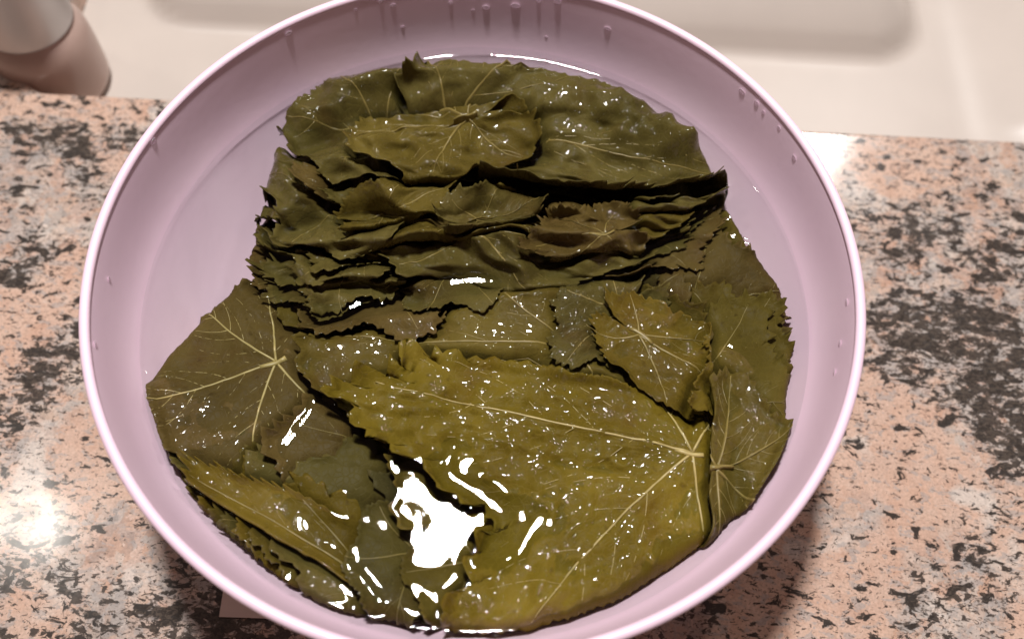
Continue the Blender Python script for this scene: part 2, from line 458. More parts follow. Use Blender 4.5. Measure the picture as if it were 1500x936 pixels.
# the packed mass below the leaves in view: a mound given by photo outline at the water level
SIL = [(490, 125), (700, 110), (900, 150), (1000, 220), (1040, 270), (1090, 360), (1145, 430), (1162, 490), (1142, 560), (1152, 640),
       (1100, 728), (900, 850), (760, 905), (600, 900), (500, 880), (400, 820), (300, 730), (240, 650), (225, 570), (250, 520), (310, 460), (370, 400), (385, 330), (405, 240), (430, 170)]
SILW = np.array([unproj(*p)[:2] for p in SIL])
def inside_dist(poly, X, Y):
    d = np.full(X.shape, 1e9); ins = np.zeros(X.shape, bool)
    for (x0, y0), (x1, y1) in zip(poly, np.roll(poly, -1, 0)):
        t = np.clip(((X - x0) * (x1 - x0) + (Y - y0) * (y1 - y0)) / ((x1 - x0) ** 2 + (y1 - y0) ** 2), 0, 1)
        d = np.minimum(d, np.hypot(X - x0 - t * (x1 - x0), Y - y0 - t * (y1 - y0)))
        c = ((y0 > Y) != (y1 > Y)) & (X < (x1 - x0) * (Y - y0) / (y1 - y0 + 1e-12) + x0); ins ^= c
    return np.where(ins, d, -d)
SD = inside_dist(SILW, GX, GY)
mound = np.clip((SD + .004) / .030, 0, 1); mound = mound * (2 - mound)
H = .028 + (.0615 - .028) * mound
up_c = unproj(690, 250)[:2]
H += .0012 * np.exp(-(((GX - up_c[0]) / .07) ** 2 + ((GY - up_c[1]) / .04) ** 2))
H0 = H.copy()

# ------------------------------------------------------------------ the vine leaf
def outline(theta, rs, teeth=.055, lobes=1.0, sinus=.76, point=.90):
    """Radius of a vine leaf edge about the stalk junction (tip at angle 0, unit length)."""
    a = np.abs((theta + np.pi) % (2 * np.pi) - np.pi)
    ctrl_a = np.radians([0, 14, 28, 40, 54, 68, 82, 96, 110, 128, 145, 160, 170, 180])
    ctrl_r = np.array([1.0, point - (.76 - sinus) * .3, sinus, .78 - (.76 - sinus) * .3, .90, .80, .68, .72, .74, .66, .60, .50, .34, .13])
    mean = np.interp(ctrl_a, [0, np.pi * .8, np.pi], [.92, .66, .13])
    ctrl_r = mean + (ctrl_r - mean) * lobes
    ctrl_r = ctrl_r * (1 + rs.normal(0, .03, len(ctrl_r)))
    sgn = np.where(((theta + np.pi) % (2 * np.pi) - np.pi) < 0, 1.0, 1.0 + rs.normal(0, .04))
    flat = ctrl_r.copy(); flat[2] = max(flat[2], .80); flat[3] = max(flat[3], .82)
    r = np.where(((theta + np.pi) % (2 * np.pi) - np.pi) < 0, np.interp(a, ctrl_a, flat), np.interp(a, ctrl_a, ctrl_r)) * sgn
    return r

def leaf_edge(rs, n, teeth, lobes, sinus, point, back=1.0):
    """Closed edge of a unit leaf, n points evenly spread, with saw teeth of uneven size standing off the edge."""
    th = np.linspace(-np.pi, np.pi, 1440, endpoint=False)
    r = outline(th, rs, teeth, lobes, sinus, point)
    bk = np.clip((np.abs(th) - 1.2) / .9, 0, 1); r = r * (1 - (1 - back) * bk * bk * (3 - 2 * bk))
    for _ in range(3): r = (np.roll(r, 1) + 2 * r + np.roll(r, -1)) / 4
    P = np.stack([r * np.cos(th), r * np.sin(th)], 1)
    seg = np.linalg.norm(np.roll(P, -1, 0) - P, axis=1); s = np.concatenate([[0], np.cumsum(seg)]); tot = s[-1]
    q = np.linspace(0, tot, n, endpoint=False)
    Pc = np.vstack([P, P[:1]]); E = np.stack([np.interp(q, s, Pc[:, 0]), np.interp(q, s, Pc[:, 1])], 1)
    T = np.roll(E, -3, 0) - np.roll(E, 3, 0); T /= np.linalg.norm(T, axis=1)[:, None] + 1e-9
    nrm = np.stack([T[:, 1], -T[:, 0]], 1)
    a = np.abs(np.arctan2(E[:, 1], E[:, 0])); fade = np.clip((np.pi - a) / .5, 0, 1)
    off = np.zeros(n)
    for step, amp in ((.082, 1.0), (.245, 1.25)):
        m = max(8, int(round(tot / step))); edges = np.sort((np.arange(m) + rs.uniform(-.32, .32, m)) / m * tot)
        k = np.searchsorted(edges, q) - 1; lo = np.where(k < 0, edges[-1] - tot, edges[k]); hi = np.where(k + 1 >= m, edges[0] + tot, edges[(k + 1) % m])
        f = np.clip((q - lo) / np.maximum(hi - lo, 1e-6), 0, 1); lean = np.where(E[:, 1] < 0, .70, .30)
        saw = np.where(f < lean, f / lean, (1 - f) / (1 - lean))
        off += amp * rs.uniform(.35, 1.25, m)[k % m] * (saw - .35) * np.minimum(1, (hi - lo) / step)
    rad = E / (np.linalg.norm(E, axis=1)[:, None] + 1e-9); ok = np.clip(np.abs((nrm * rad).sum(1)) / .45, .15, 1)
    return E, nrm * (off * teeth * .62 * fade * ok)[:, None]

def fold_fn(p0, p1, ang, rad):
    """Fold along the line p0->p1 (world xy): what lies to the LEFT of it turns over by ang about radius rad (rad<0: under)."""
    p0 = np.array(p0); d = np.array(p1) - p0; d = d / np.linalg.norm(d); n = np.array([-d[1], d[0]])
    sg = 1.0 if rad > 0 else -1.0; rad = abs(rad)
    def fn(x, y, z):
        s = (x - p0[0]) * n[0] + (y - p0[1]) * n[1]
        on = s > 0
        a = np.clip(s / rad, 0, ang); ex = np.maximum(s - rad * ang, 0)
        s2 = rad * np.sin(a) + ex * np.cos(a) - sg * z * np.sin(a)
        z2 = sg * (rad * (1 - np.cos(a)) + ex * np.sin(a)) + z * np.cos(a)
        ds = np.where(on, s2 - s, 0)
        return x + n[0] * ds, y + n[1] * ds, np.where(on, z2, z)
    return fn

VEIN_ANG = (0.0, 52.0, -52.0, 106.0, -106.0)
leaf_count = 0
PENDING = []

def make_leaf(label, J, T, colour='olive', folds=(), wave=.0012, wfreq=55.0, crinkle=None, cup=0.0, stiff=5.0, lift=0.0, seed=None,
              width=1.0, group=None, vein=1.0, vein_mat='vein_dull', teeth=.055, lobes=1.0, stalk=True, ridges=None, name='vine_leaf', drop=0.0, sinus=.76, crease=.00035, tilt=0.0, point=.90, back=1.0):
    """J, T: photo pixels of the stalk junction and of the tip, lying at about the water level."""
    global H, leaf_count
    leaf_count += 1
    sd = leaf_count * 13 if seed is None else seed
    j = unproj(*J)[:2]; t = unproj(*T)[:2]
    ux = t - j; Ln = np.linalg.norm(ux); ux = ux / Ln; uy = np.array([-ux[1], ux[0]])
    FF = []
    for (a, b, ang, rad) in folds:
        pa, pb = unproj(*a)[:2], unproj(*b)[:2]; FF.append(fold_fn(pa, pb, ang, rad))
    Hs = blur(dilate(H, 1.0 + .25 * stiff), stiff)
    NR = int(np.clip(Ln / .0017, 20, 60))
    gid = leaf_count

    def local(u, v):
        th = np.arctan2(v, u); rr = np.hypot(u, v)
        x = j[0] + ux[0] * u + uy[0] * v; y = j[1] + ux[1] * u + uy[1] * v
        z = wave * (lattice_noise(u + 1, v + 1, wfreq, sd) + .45 * lattice_noise(u + 2, v + 2, wfreq * 2.3, sd + 1))
        # pillowing between the main veins
        dth = np.min(np.abs(np.stack([(np.degrees(th) - k + 180) % 360 - 180 for k in VEIN_ANG])), 0)
        z = z + .0010 * np.clip(dth / 26, 0, 1) * np.clip(rr / (.5 * Ln), 0, 1)
        z = z + cup * (rr / Ln) ** 2
        z = z + crease * (1 - 2 * np.abs(lattice_noise(u + 3, v + 3, 170, sd + 3))) + crease * .5 * (1 - 2 * np.abs(lattice_noise(u + 4, v + 4, 330, sd + 4)))
        if tilt: z = z + tilt * np.clip((j[1] - y) / .02, -1, 1)
        if ridges:
            (ra, rb, amp, wl) = ridges
            pa, pb = unproj(*ra)[:2], unproj(*rb)[:2]; dd = (pb - pa) / np.linalg.norm(pb - pa); nn = np.array([-dd[1], dd[0]])
            s = (x - pa[0]) * nn[0] + (y - pa[1]) * nn[1]; al = (x - pa[0]) * dd[0] + (y - pa[1]) * dd[1]
            q = s + .004 * lattice_noise(al + 3, s + 3, 40, sd + 5)
            z = z + amp * (np.abs((q / wl) % 2 - 1) ** 1.3 - .5) * (.55 + .45 * lattice_noise(al + 5, s * .3 + 5, 30, sd + 6))
        for f in FF: x, y, z = f(x, y, z)
        return x, y, z
    rs0 = np.random.default_rng(sd)
    wn_, wp_ = width if isinstance(width, tuple) else (width, width)
    def wv(v): return np.where(v > 0, v * wp_, v * wn_)
    NT = 360 if Ln > .07 else 280
    E0_, dE_ = leaf_edge(np.random.default_rng(sd + 99), NT, teeth, lobes, sinus, point, back); E0_ = E0_ * Ln; dE_ = dE_ * Ln; E_ = E0_ + dE_
    ta_ = np.arctan2(E_[:, 1], E_[:, 0]); od = np.argsort(ta_); tt = ta_[od]; ro = np.hypot(E_[:, 0], E_[:, 1])[od]
    fr = np.linspace(0, 1, NR) ** .92
    tw = np.clip((fr[1:] - .80) / .20, 0, 1)
    U = np.concatenate([[0.0], (np.outer(fr[1:], E0_[:, 0]) + np.outer(tw, dE_[:, 0])).ravel()])
    V = np.concatenate([[0.0], wv(np.outer(fr[1:], E0_[:, 1]) + np.outer(tw, dE_[:, 1])).ravel()])
    _, _, zl = local(U, V)
    off = -min(0.0, float(np.percentile(zl, 1))) * .8 + .0006 + lift

    def deform(u, v):
        x, y, z = local(u, v)
        zz = sample(Hs, x, y) + z + off
        if drop: zz = zz - drop * np.clip(np.hypot(u, v) / Ln - .35, 0, 1) ** 1.5
        r = np.hypot(x, y); zc = np.maximum(zz, WATER - .001); rm = r_inner(zc) - .0016
        e = np.maximum(r - rm, 0); k = np.where(e > 0, (rm - .0 * e) / np.maximum(r, 1e-9), 1.0)
        zz = zz + np.minimum(e, .005) * .6
        rm2 = r_inner(np.maximum(zz, WATER - .001)) - .0016; k = np.where(e > 0, np.minimum(rm2, r) / np.maximum(r, 1e-9), 1.0)
        return np.stack([x * k, y * k, zz], -1)
    P = deform(U, V)
    ai = np.arange(NT); an = (ai + 1) % NT
    tri = np.stack([0 * ai, 1 + ai, 1 + an], 1).tolist()
    b0 = (1 + np.arange(NR - 2) * NT)[:, None]
    quads = np.stack([b0 + ai, b0 + NT + ai, b0 + NT + an, b0 + an], -1).reshape(-1, 4).tolist()
    org = np.zeros(3); parts = []
    parts.append(('blade', P, tri + quads, MAT['leaf_' + colour], np.stack([U, V], 1)))
    # veins: one mesh per main vein with its side branches
    vm = MAT[vein_mat]
    def tube(path, r0, r1, vv, ff, ns=6):
        Q = deform(path[:, 0], path[:, 1]); n = len(Q)
        T_ = np.gradient(Q, axis=0); T_ /= np.linalg.norm(T_, axis=1)[:, None] + 1e-12
        e = 6e-4
        px_ = np.stack([-np.gradient(path[:, 1]), np.gradient(path[:, 0])], 1); px_ /= np.linalg.norm(px_, axis=1)[:, None] + 1e-12
        S_ = deform(path[:, 0] + px_[:, 0] * e, path[:, 1] + px_[:, 1] * e) - Q; S_ /= np.linalg.norm(S_, axis=1)[:, None] + 1e-12
        N_ = np.cross(T_, S_); b0 = len(vv); rr = np.linspace(r0, r1, n)
        for i in range(n):
            for k in range(ns):
                a = 2 * math.pi * k / ns
                vv.append(tuple(Q[i] - org + N_[i] * (.00012 if ns > 5 else .00006) + rr[i] * (S_[i] * math.cos(a) + .85 * N_[i] * math.sin(a))))
        for i in range(n - 1):
            for k in range(ns):
                k2 = (k + 1) % ns; ff.append((b0 + i * ns + k, b0 + i * ns + k2, b0 + (i + 1) * ns + k2, b0 + (i + 1) * ns + k))
        ff.append(tuple(b0 + k for k in range(ns))[::-1]); ff.append(tuple(b0 + (n - 1) * ns + k for k in range(ns)))
    def rlim(u, v):
        th = np.arctan2(v / np.where(v > 0, wp_, wn_), u); return np.interp(th, tt, ro, period=2 * np.pi)
    for vi, ang in enumerate(VEIN_ANG if vein > 0 else ()):
        a0 = math.radians(ang + rs0.normal(0, 3)); ln = float(np.interp(a0, tt, ro, period=2 * np.pi)) * .93
        if abs(ang) > 100: ln *= .95
        bend = rs0.normal(0, .10) + (.12 if ang > 0 else -.12 if ang < 0 else 0)
        s = np.linspace(0, 1, 34)
        aa = a0 + bend * s ** 1.4 * (1 if abs(ang) < 100 else 1.5)
        path = np.stack([ln * s * np.cos(aa), wv(ln * s * np.sin(aa))], 1)
        vv, ff = [], []
        tube(path, .00068 * vein, .00022 * vein, vv, ff)
        nb = 4 if abs(ang) < 100 else 3
        for b in range(nb):
            for side in (-1, 1):
                f0 = .16 + .68 * (b + .5 * (side > 0) * .6) / nb + rs0.normal(0, .012)
                k = int(f0 * 33); p0 = path[k]; ta = aa[k] + side * math.radians(46 + rs0.normal(0, 4))
                bl = ln * (.62 - .40 * f0) * rs0.uniform(.85, 1.1)
                q = np.linspace(0, 1, 13); ba = ta - side * .35 * q
                bp_ = np.stack([p0[0] + bl * q * np.cos(ba), p0[1] + bl * q * np.sin(ba) * (wp_ if p0[1] > 0 else wn_)], 1)
                ok = np.hypot(bp_[:, 0], bp_[:, 1] / np.where(bp_[:, 1] > 0, wp_, wn_)) < rlim(bp_[:, 0], bp_[:, 1]) * .94
                m = int(np.argmin(ok)) if not ok.all() else 13
                if m > 4: tube(bp_[:m], .00021 * vein, .00008 * vein, vv, ff, 5)
        parts.append(('vein', np.array(vv), ff, vm, None))
    if stalk and vein > 0:
        q = np.linspace(0, 1, 6); pth = np.stack([.006 - .010 * q, 0.0008 * np.sin(q * 3)], 1); vv, ff = [], []
        tube(pth, .0010 * vein, .0013 * vein, vv, ff, 8)
        parts.append(('stalk_stub', np.array(vv), ff, vm, None))
    # put it on the pile
    ns_ = 90000
    rt_ = rs0.uniform(-np.pi, np.pi, ns_); rf = np.sqrt(rs0.uniform(0, 1, ns_)) * np.interp(rt_, tt, ro, period=2 * np.pi)
    Q = deform(rf * np.cos(rt_), wv(rf * np.sin(rt_)))
    i = np.clip(((Q[:, 0] + HALF) / CELL).astype(int), 0, HN - 1); k = np.clip(((Q[:, 1] + HALF) / CELL).astype(int), 0, HN - 1)
    L_ = np.full((HN, HN), -1.0); np.maximum.at(L_, (i, k), Q[:, 2]); L_ = np.maximum(L_, np.maximum(np.roll(L_, 1, 0), np.roll(L_, 1, 1)))
    H = np.maximum(H, L_)
    PENDING.append((name, label, group, parts))

PI = math.pi
GE = 'leaves at the edge of the pile under water'
# ---- deep leaves that make the edge of the heap
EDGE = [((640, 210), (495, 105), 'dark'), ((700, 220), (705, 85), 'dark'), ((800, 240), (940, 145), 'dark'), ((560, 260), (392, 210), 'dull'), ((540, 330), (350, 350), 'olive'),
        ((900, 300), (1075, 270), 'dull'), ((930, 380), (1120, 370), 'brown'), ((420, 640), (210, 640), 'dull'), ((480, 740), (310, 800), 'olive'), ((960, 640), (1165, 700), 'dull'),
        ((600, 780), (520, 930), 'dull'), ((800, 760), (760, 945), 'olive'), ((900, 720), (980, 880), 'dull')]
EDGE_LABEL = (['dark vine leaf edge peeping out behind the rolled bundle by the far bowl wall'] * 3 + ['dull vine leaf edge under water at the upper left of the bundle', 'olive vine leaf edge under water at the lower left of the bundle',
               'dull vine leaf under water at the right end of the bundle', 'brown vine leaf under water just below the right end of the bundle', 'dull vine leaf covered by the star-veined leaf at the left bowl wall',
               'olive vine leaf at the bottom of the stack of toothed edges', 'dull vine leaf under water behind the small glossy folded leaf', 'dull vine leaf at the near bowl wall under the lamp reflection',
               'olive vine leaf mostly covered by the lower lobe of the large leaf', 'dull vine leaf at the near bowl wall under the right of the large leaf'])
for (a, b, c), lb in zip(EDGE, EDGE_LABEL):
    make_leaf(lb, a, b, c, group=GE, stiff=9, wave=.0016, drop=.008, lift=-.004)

# ---- right hand leaves
make_leaf('brown-edged vine leaf sticking out below the rolled bundle', (925, 330), (1148, 400), 'brown', stiff=7, drop=.002)
make_leaf('broad flat olive vine leaf under water against the right wall of the bowl', (945, 430), (1215, 495), 'olive', stiff=8, drop=.003, wave=.0018, vein=.7, teeth=.10, lobes=1.3)
make_leaf('brownish jagged vine leaf under water next to the broad right leaf', (1010, 450), (1165, 395), 'brown', stiff=6, wave=.0018, vein=.6, teeth=.11, lobes=1.4)
make_leaf('olive jagged vine leaf tip below the broad right leaf', (1050, 500), (1185, 545), 'olive', stiff=6, wave=.0018, vein=.6, teeth=.11, lobes=1.4)
make_leaf('olive vine leaf with toothed tip beside the bright folded leaf, below the broad one', (1000, 580), (1218, 600), 'olive', stiff=7, drop=.003, vein=.7, teeth=.10, lobes=1.3)

# ---- left leaf, underside up, pale veins
make_leaf('dull vine leaf peeping out beneath the star-veined leaf', (430, 570), (192, 640), 'dull', stiff=6, wave=.0012, vein=.6)
make_leaf('brownish vine leaf lying underside up with pale veins spreading like a star', (403, 528), (190, 600), 'brown', stiff=6, vein=.85, vein_mat='vein', wave=.0014, lobes=.6, seed=4242)

# ---- lower left stack of toothed edges
for k in range(6):
    o = 5 - k
    make_leaf(('lowest olive leaf in the stack of toothed edges by the bowl wall', 'second lowest, yellowish leaf in the stack of toothed edges', 'third olive leaf from the bottom of the stack of toothed edges', 'dull leaf in the middle of the stack of toothed edges', 'yellowish leaf second from the top of the stack of toothed edges', 'top olive leaf of the stack of toothed edges')[k], (445 - o * 6 + 10 * k, 726 + o * 5 + 2 * k), (306 + 30 * k - o * 5, 826 + o * 8 + 12 * k), ('olive', 'lime', 'olive', 'dull', 'lime', 'olive')[k],
              group='stacked leaves with toothed edges', stiff=4, wave=.0014, teeth=.085, vein=.6, lobes=1.2)

# ---- flat leaves in the middle left, a pack slightly fanned out
for k, (dx, dy, cc) in enumerate(((0, 30, 'dull'), (14, 16, 'olive'), (26, 0, 'brown'))):
    make_leaf(('lowest dull leaf of the fanned flat pack beside the star-veined leaf', 'middle olive leaf of the fanned flat pack beside the star-veined leaf', 'top brown leaf of the fanned flat pack beside the star-veined leaf')[k], (640 + dx, 650 + dy), (380 + dx, 640 + dy), cc, stiff=7, wave=.0008, group='fanned pack of flat leaves', vein=.6, seed=900 + k % 2, teeth=.07)
make_leaf('dull flat vine leaf under the water above the toothed stack', (640, 785), (395, 735), 'dull', stiff=7, wave=.0008, vein=.6)
make_leaf('small lime vine leaf tip resting on the toothed stack', (556, 858), (284, 680), 'lime', stiff=4, wave=.0010, folds=[((552, 872), (266, 694), PI, -.0010)], vein=.6, width=(.20, .5), teeth=.11)
make_leaf('grey-green vine leaf partly hidden by the large yellow-olive leaf', (780, 745), (555, 690), 'grey', stiff=6, wave=.0010, vein=.6, teeth=.08)
make_leaf('dull vine leaf at the bottom of the bowl below the lamp reflection', (610, 800), (560, 925), 'dull', stiff=6, wave=.0014, vein=.6)
make_leaf('olive vine leaf touching the near wall under the large leaf', (700, 810), (640, 935), 'olive', stiff=6, wave=.0014, vein=.6)

# ---- middle band
make_leaf('grey-brown vine leaf between the bundle and the broad right leaf', (900, 480), (990, 375), 'brown', stiff=5, wave=.0020, vein=.7)
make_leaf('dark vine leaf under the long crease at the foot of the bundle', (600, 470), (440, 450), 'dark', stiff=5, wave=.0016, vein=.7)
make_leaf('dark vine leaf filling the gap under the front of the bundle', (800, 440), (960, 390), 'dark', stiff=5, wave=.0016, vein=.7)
make_leaf('olive vine leaf folded along a long straight crease below the bundle', (845, 505), (470, 500), 'olive', stiff=6, wave=.0016, width=(.42, .85),
          folds=[((430, 490), (925, 402), PI, -.0030)], vein=.8)
make_leaf('dark crinkled vine leaf tip between the folded leaf and the large leaf', (910, 450), (812, 530), 'dull', stiff=4, wave=.0020, ridges=((820, 520), (900, 440), .0042, .006), teeth=.10, vein=.6, crease=.0008, width=.7)

# ---- upper bundle: the front first, each one behind overlapping it
make_leaf('ragged olive vine leaf at the left end of the bundle', (540, 355), (352, 345), 'olive', stiff=4, wave=.0018, ridges=((370, 340), (560, 350), .0040, .007), vein=.6)
for k, (J_, T_, cc) in enumerate((((470, 340), (372, 420), 'brown'), ((600, 375), (505, 470), 'brown'), ((575, 365), (445, 482), 'brown'), ((680, 370), (600, 455), 'dull'))):
    make_leaf(('vine leaf tip at the left foot of the bundle above the star-veined leaf', 'brown vine leaf edge just behind the hanging pointed tip', 'brown vine leaf with large pointed tip hanging below the bundle',
               'dull vine leaf with toothed edge below the front roll')[k], J_, T_, cc, stiff=4, wave=.0010, lobes=1.2, teeth=.09, vein=.6)
rb = random.Random(11)
for k in range(8):
    y_ = 395 - 24 * k; x_ = 500 + rb.uniform(-15, 30)
    make_leaf('ragged vine leaf edge in the shingled left end of the bundle', (x_, y_), (392 + rb.uniform(-22, 30) + (10 if k > 4 else 0), y_ + rb.uniform(-20, 42)), rb.choice(('dull', 'brown', 'olive', 'dull')), stiff=3, wave=.0016,
              width=rb.uniform(.6, .9), teeth=.11, lobes=1.3, vein=.45, crease=.0006, ridges=((x_, y_), (x_ - 100, y_ + 10), .0020, .008), group='shingled leaf edges at the left end of the bundle')
for k in range(4):
    y_ = 335 - 22 * k
    make_leaf('ragged vine leaf edge at the right end of the bundle', (920 + rb.uniform(-10, 10), y_), (1050 + rb.uniform(-15, 15), y_ + rb.uniform(-30, 20)), rb.choice(('dull', 'brown', 'olive')), stiff=3, wave=.0016, width=.7, teeth=.11, lobes=1.3, vein=.45,
              crease=.0006, group='leaf edges at the right end of the bundle')
make_leaf('olive vine leaf with a slanting folded edge on the bundle', (790, 325), (482, 338), 'olive', stiff=4, wave=.0012, width=.6, folds=[((715, 300), (520, 378), PI, -.0022)], vein=.7)
make_leaf('rolled vine leaf with raised veins along the front of the bundle', (690, 345), (950, 372), 'dull', stiff=6, wave=.0022, vein=.8, width=.5, lift=-.0035,
          folds=[((950, 398), (430, 396), PI * .95, -.0052)], ridges=((440, 360), (930, 365), .0024, .009), crease=.0006)
make_leaf('long creased vine leaf across the middle of the bundle', (690, 305), (1025, 300), 'olive', stiff=4, wave=.0020, width=.5, folds=[((1040, 335), (560, 348), PI, -.0020)], ridges=((500, 300), (1000, 300), .0035, .008), vein=.7, crease=.0005)
make_leaf('crumpled dull vine leaf at the left end of the bundle', (530, 285), (378, 245), 'dull', stiff=4, wave=.0022, ridges=((380, 250), (560, 285), .0046, .007), vein=.6, crease=.0005)
make_leaf('brown vine leaf strip folded left of the middle of the bundle', (720, 285), (440, 262), 'brown', stiff=4, wave=.0018, width=.45, folds=[((780, 318), (430, 306), PI, -.0020)], ridges=((440, 270), (740, 290), .0030, .008), vein=.7, crease=.0005)
make_leaf('dull vine leaf with its tip out to the right of the bundle', (800, 262), (1078, 262), 'dull', stiff=4, wave=.0018, width=.6, folds=[((1090, 306), (640, 288), PI, -.0020)], ridges=((700, 250), (1060, 285), .0035, .009), vein=.6)
for J_, T_, cc, sl in (((770, 282), (905, 325), 'brown', 16), ((610, 258), (478, 296), 'dull', -14), ((840, 246), (985, 292), 'dull', 16), ((560, 318), (668, 282), 'olive', -12), ((700, 330), (800, 300), 'dull', -10), ((880, 352), (760, 372), 'brown', -8), ((690, 250), (790, 276), 'olive', 14)):
    mx_, my_ = (J_[0] + T_[0]) / 2, (J_[1] + T_[1]) / 2 + 15
    make_leaf({'brown': 'short folded brownish vine leaf lying aslant across the bundle', 'dull': 'short folded dull green vine leaf lying aslant across the bundle', 'olive': 'short folded olive vine leaf lying aslant across the bundle'}[cc], J_, T_, cc, stiff=3, wave=.0018, width=.55, teeth=.10, vein=.5, crease=.0007, folds=[((mx_ + 100, my_ + sl * 2), (mx_ - 100, my_ - sl * 2), PI, -.0015)],
              ridges=(J_, T_, .0022, .006), group='short folded leaves across the bundle')
make_leaf('dark vine leaf rolled over at the back left of the bundle', (560, 185), (415, 195), 'dull', stiff=6, wave=.0016, folds=[((400, 142), (760, 120), PI * .8, -.0062)], vein=.7, lift=-.005)
make_leaf('long rolled vine leaf along the back of the bundle', (655, 185), (1092, 262), 'dull', stiff=5, wave=.0018, vein=.9, width=(.30, .85),
          folds=[((440, 104), (1010, 182), PI * .9, -.0062)], lift=-.0065, crease=.0005, back=.35)
make_leaf('small yellowish vine leaf folded to a peak on the bundle', (686, 184), (508, 222), 'olive', stiff=4, wave=.0012, width=.8, tilt=.001,
          folds=[((700, 272), (500, 268), PI, -.0014), ((500, 192), (690, 178), PI, -.0034)], ridges=((500, 230), (690, 184), .0036, .006), lift=-.0015)

# ---- the large leaf on top
make_leaf('large yellow-olive vine leaf lying on top with pale veins and its tip to the left', (1012, 665), (518, 580), 'yellow', stiff=7, wave=.0023, vein=.75, vein_mat='vein', seed=777,
          folds=[((600, 522), (1045, 590), PI, -.0016), ((1042, 560), (1040, 800), PI, -.0040)], lobes=1.0, width=1.0, sinus=.55, teeth=.085, point=.76, crease=.0008)
make_leaf('yellow-olive vine leaf with its edge curled up beside the large leaf', (935, 492), (1108, 606), 'lime', stiff=4, wave=.0014, width=.5, back=.7, teeth=.10, lobes=1.3, ridges=((935, 492), (1060, 590), .0020, .009), vein=.7,
          folds=[((1030, 470), (1042, 625), PI * .8, .0027)], lift=.0008)
make_leaf('small glossy vine leaf folded over to the right of the large leaf', (1048, 690), (1200, 655), 'olive', stiff=4, wave=.0018, folds=[((1046, 780), (1046, 560), PI, -.0014)], ridges=((1040, 640), (1160, 700), .0016, .010), width=1.15)

# ---- settle the heap: lower or raise it as one body to where it stands against the water level (mm)
LEVEL = [(690, 115, 6), (690, 160, 6.5), (560, 150, 4.5), (860, 160, 6), (980, 220, 4), (690, 230, 5), (560, 225, 5), (690, 300, 6), (850, 300, 5.5), (690, 380, 5), (850, 370, 5), (450, 200, 0), (420, 270, 0), (400, 340, -1), (470, 400, 1),
         (1055, 262, 2.5), (1040, 310, -1), (1000, 340, -2), (1080, 440, -3), (1150, 480, -3.5), (1160, 600, -2), (1000, 440, -1), (1040, 560, 3), (960, 520, 1), (545, 585, 2.5), (600, 600, 2), (750, 600, 2), (750, 680, 1.5), (740, 712, 1.4), (690, 690, 1.2), (1000, 660, 2.5), (900, 600, 2), (900, 740, .6),
         (1050, 740, 0), (940, 830, 0), (800, 840, .5), (740, 900, 0), (655, 740, -8), (650, 800, -8), (700, 770, -6), (610, 710, -5), (660, 770, -8), (560, 760, -2.5), (620, 840, -4), (480, 640, -2), (480, 720, -.4), (403, 528, -1), (230, 600, 1.5), (240, 660, 1.5), (300, 520, -3), (300, 600, -.8),
         (340, 700, 1.2), (400, 780, 1.2), (480, 850, 1), (600, 870, -.6), (660, 900, -.2), (560, 480, 1.5), (760, 450, 2.5), (850, 430, 3), (620, 520, .4), (880, 500, .8), (1090, 650, 2.5), (1130, 660, 2), (560, 830, -1), (700, 850, .3)]
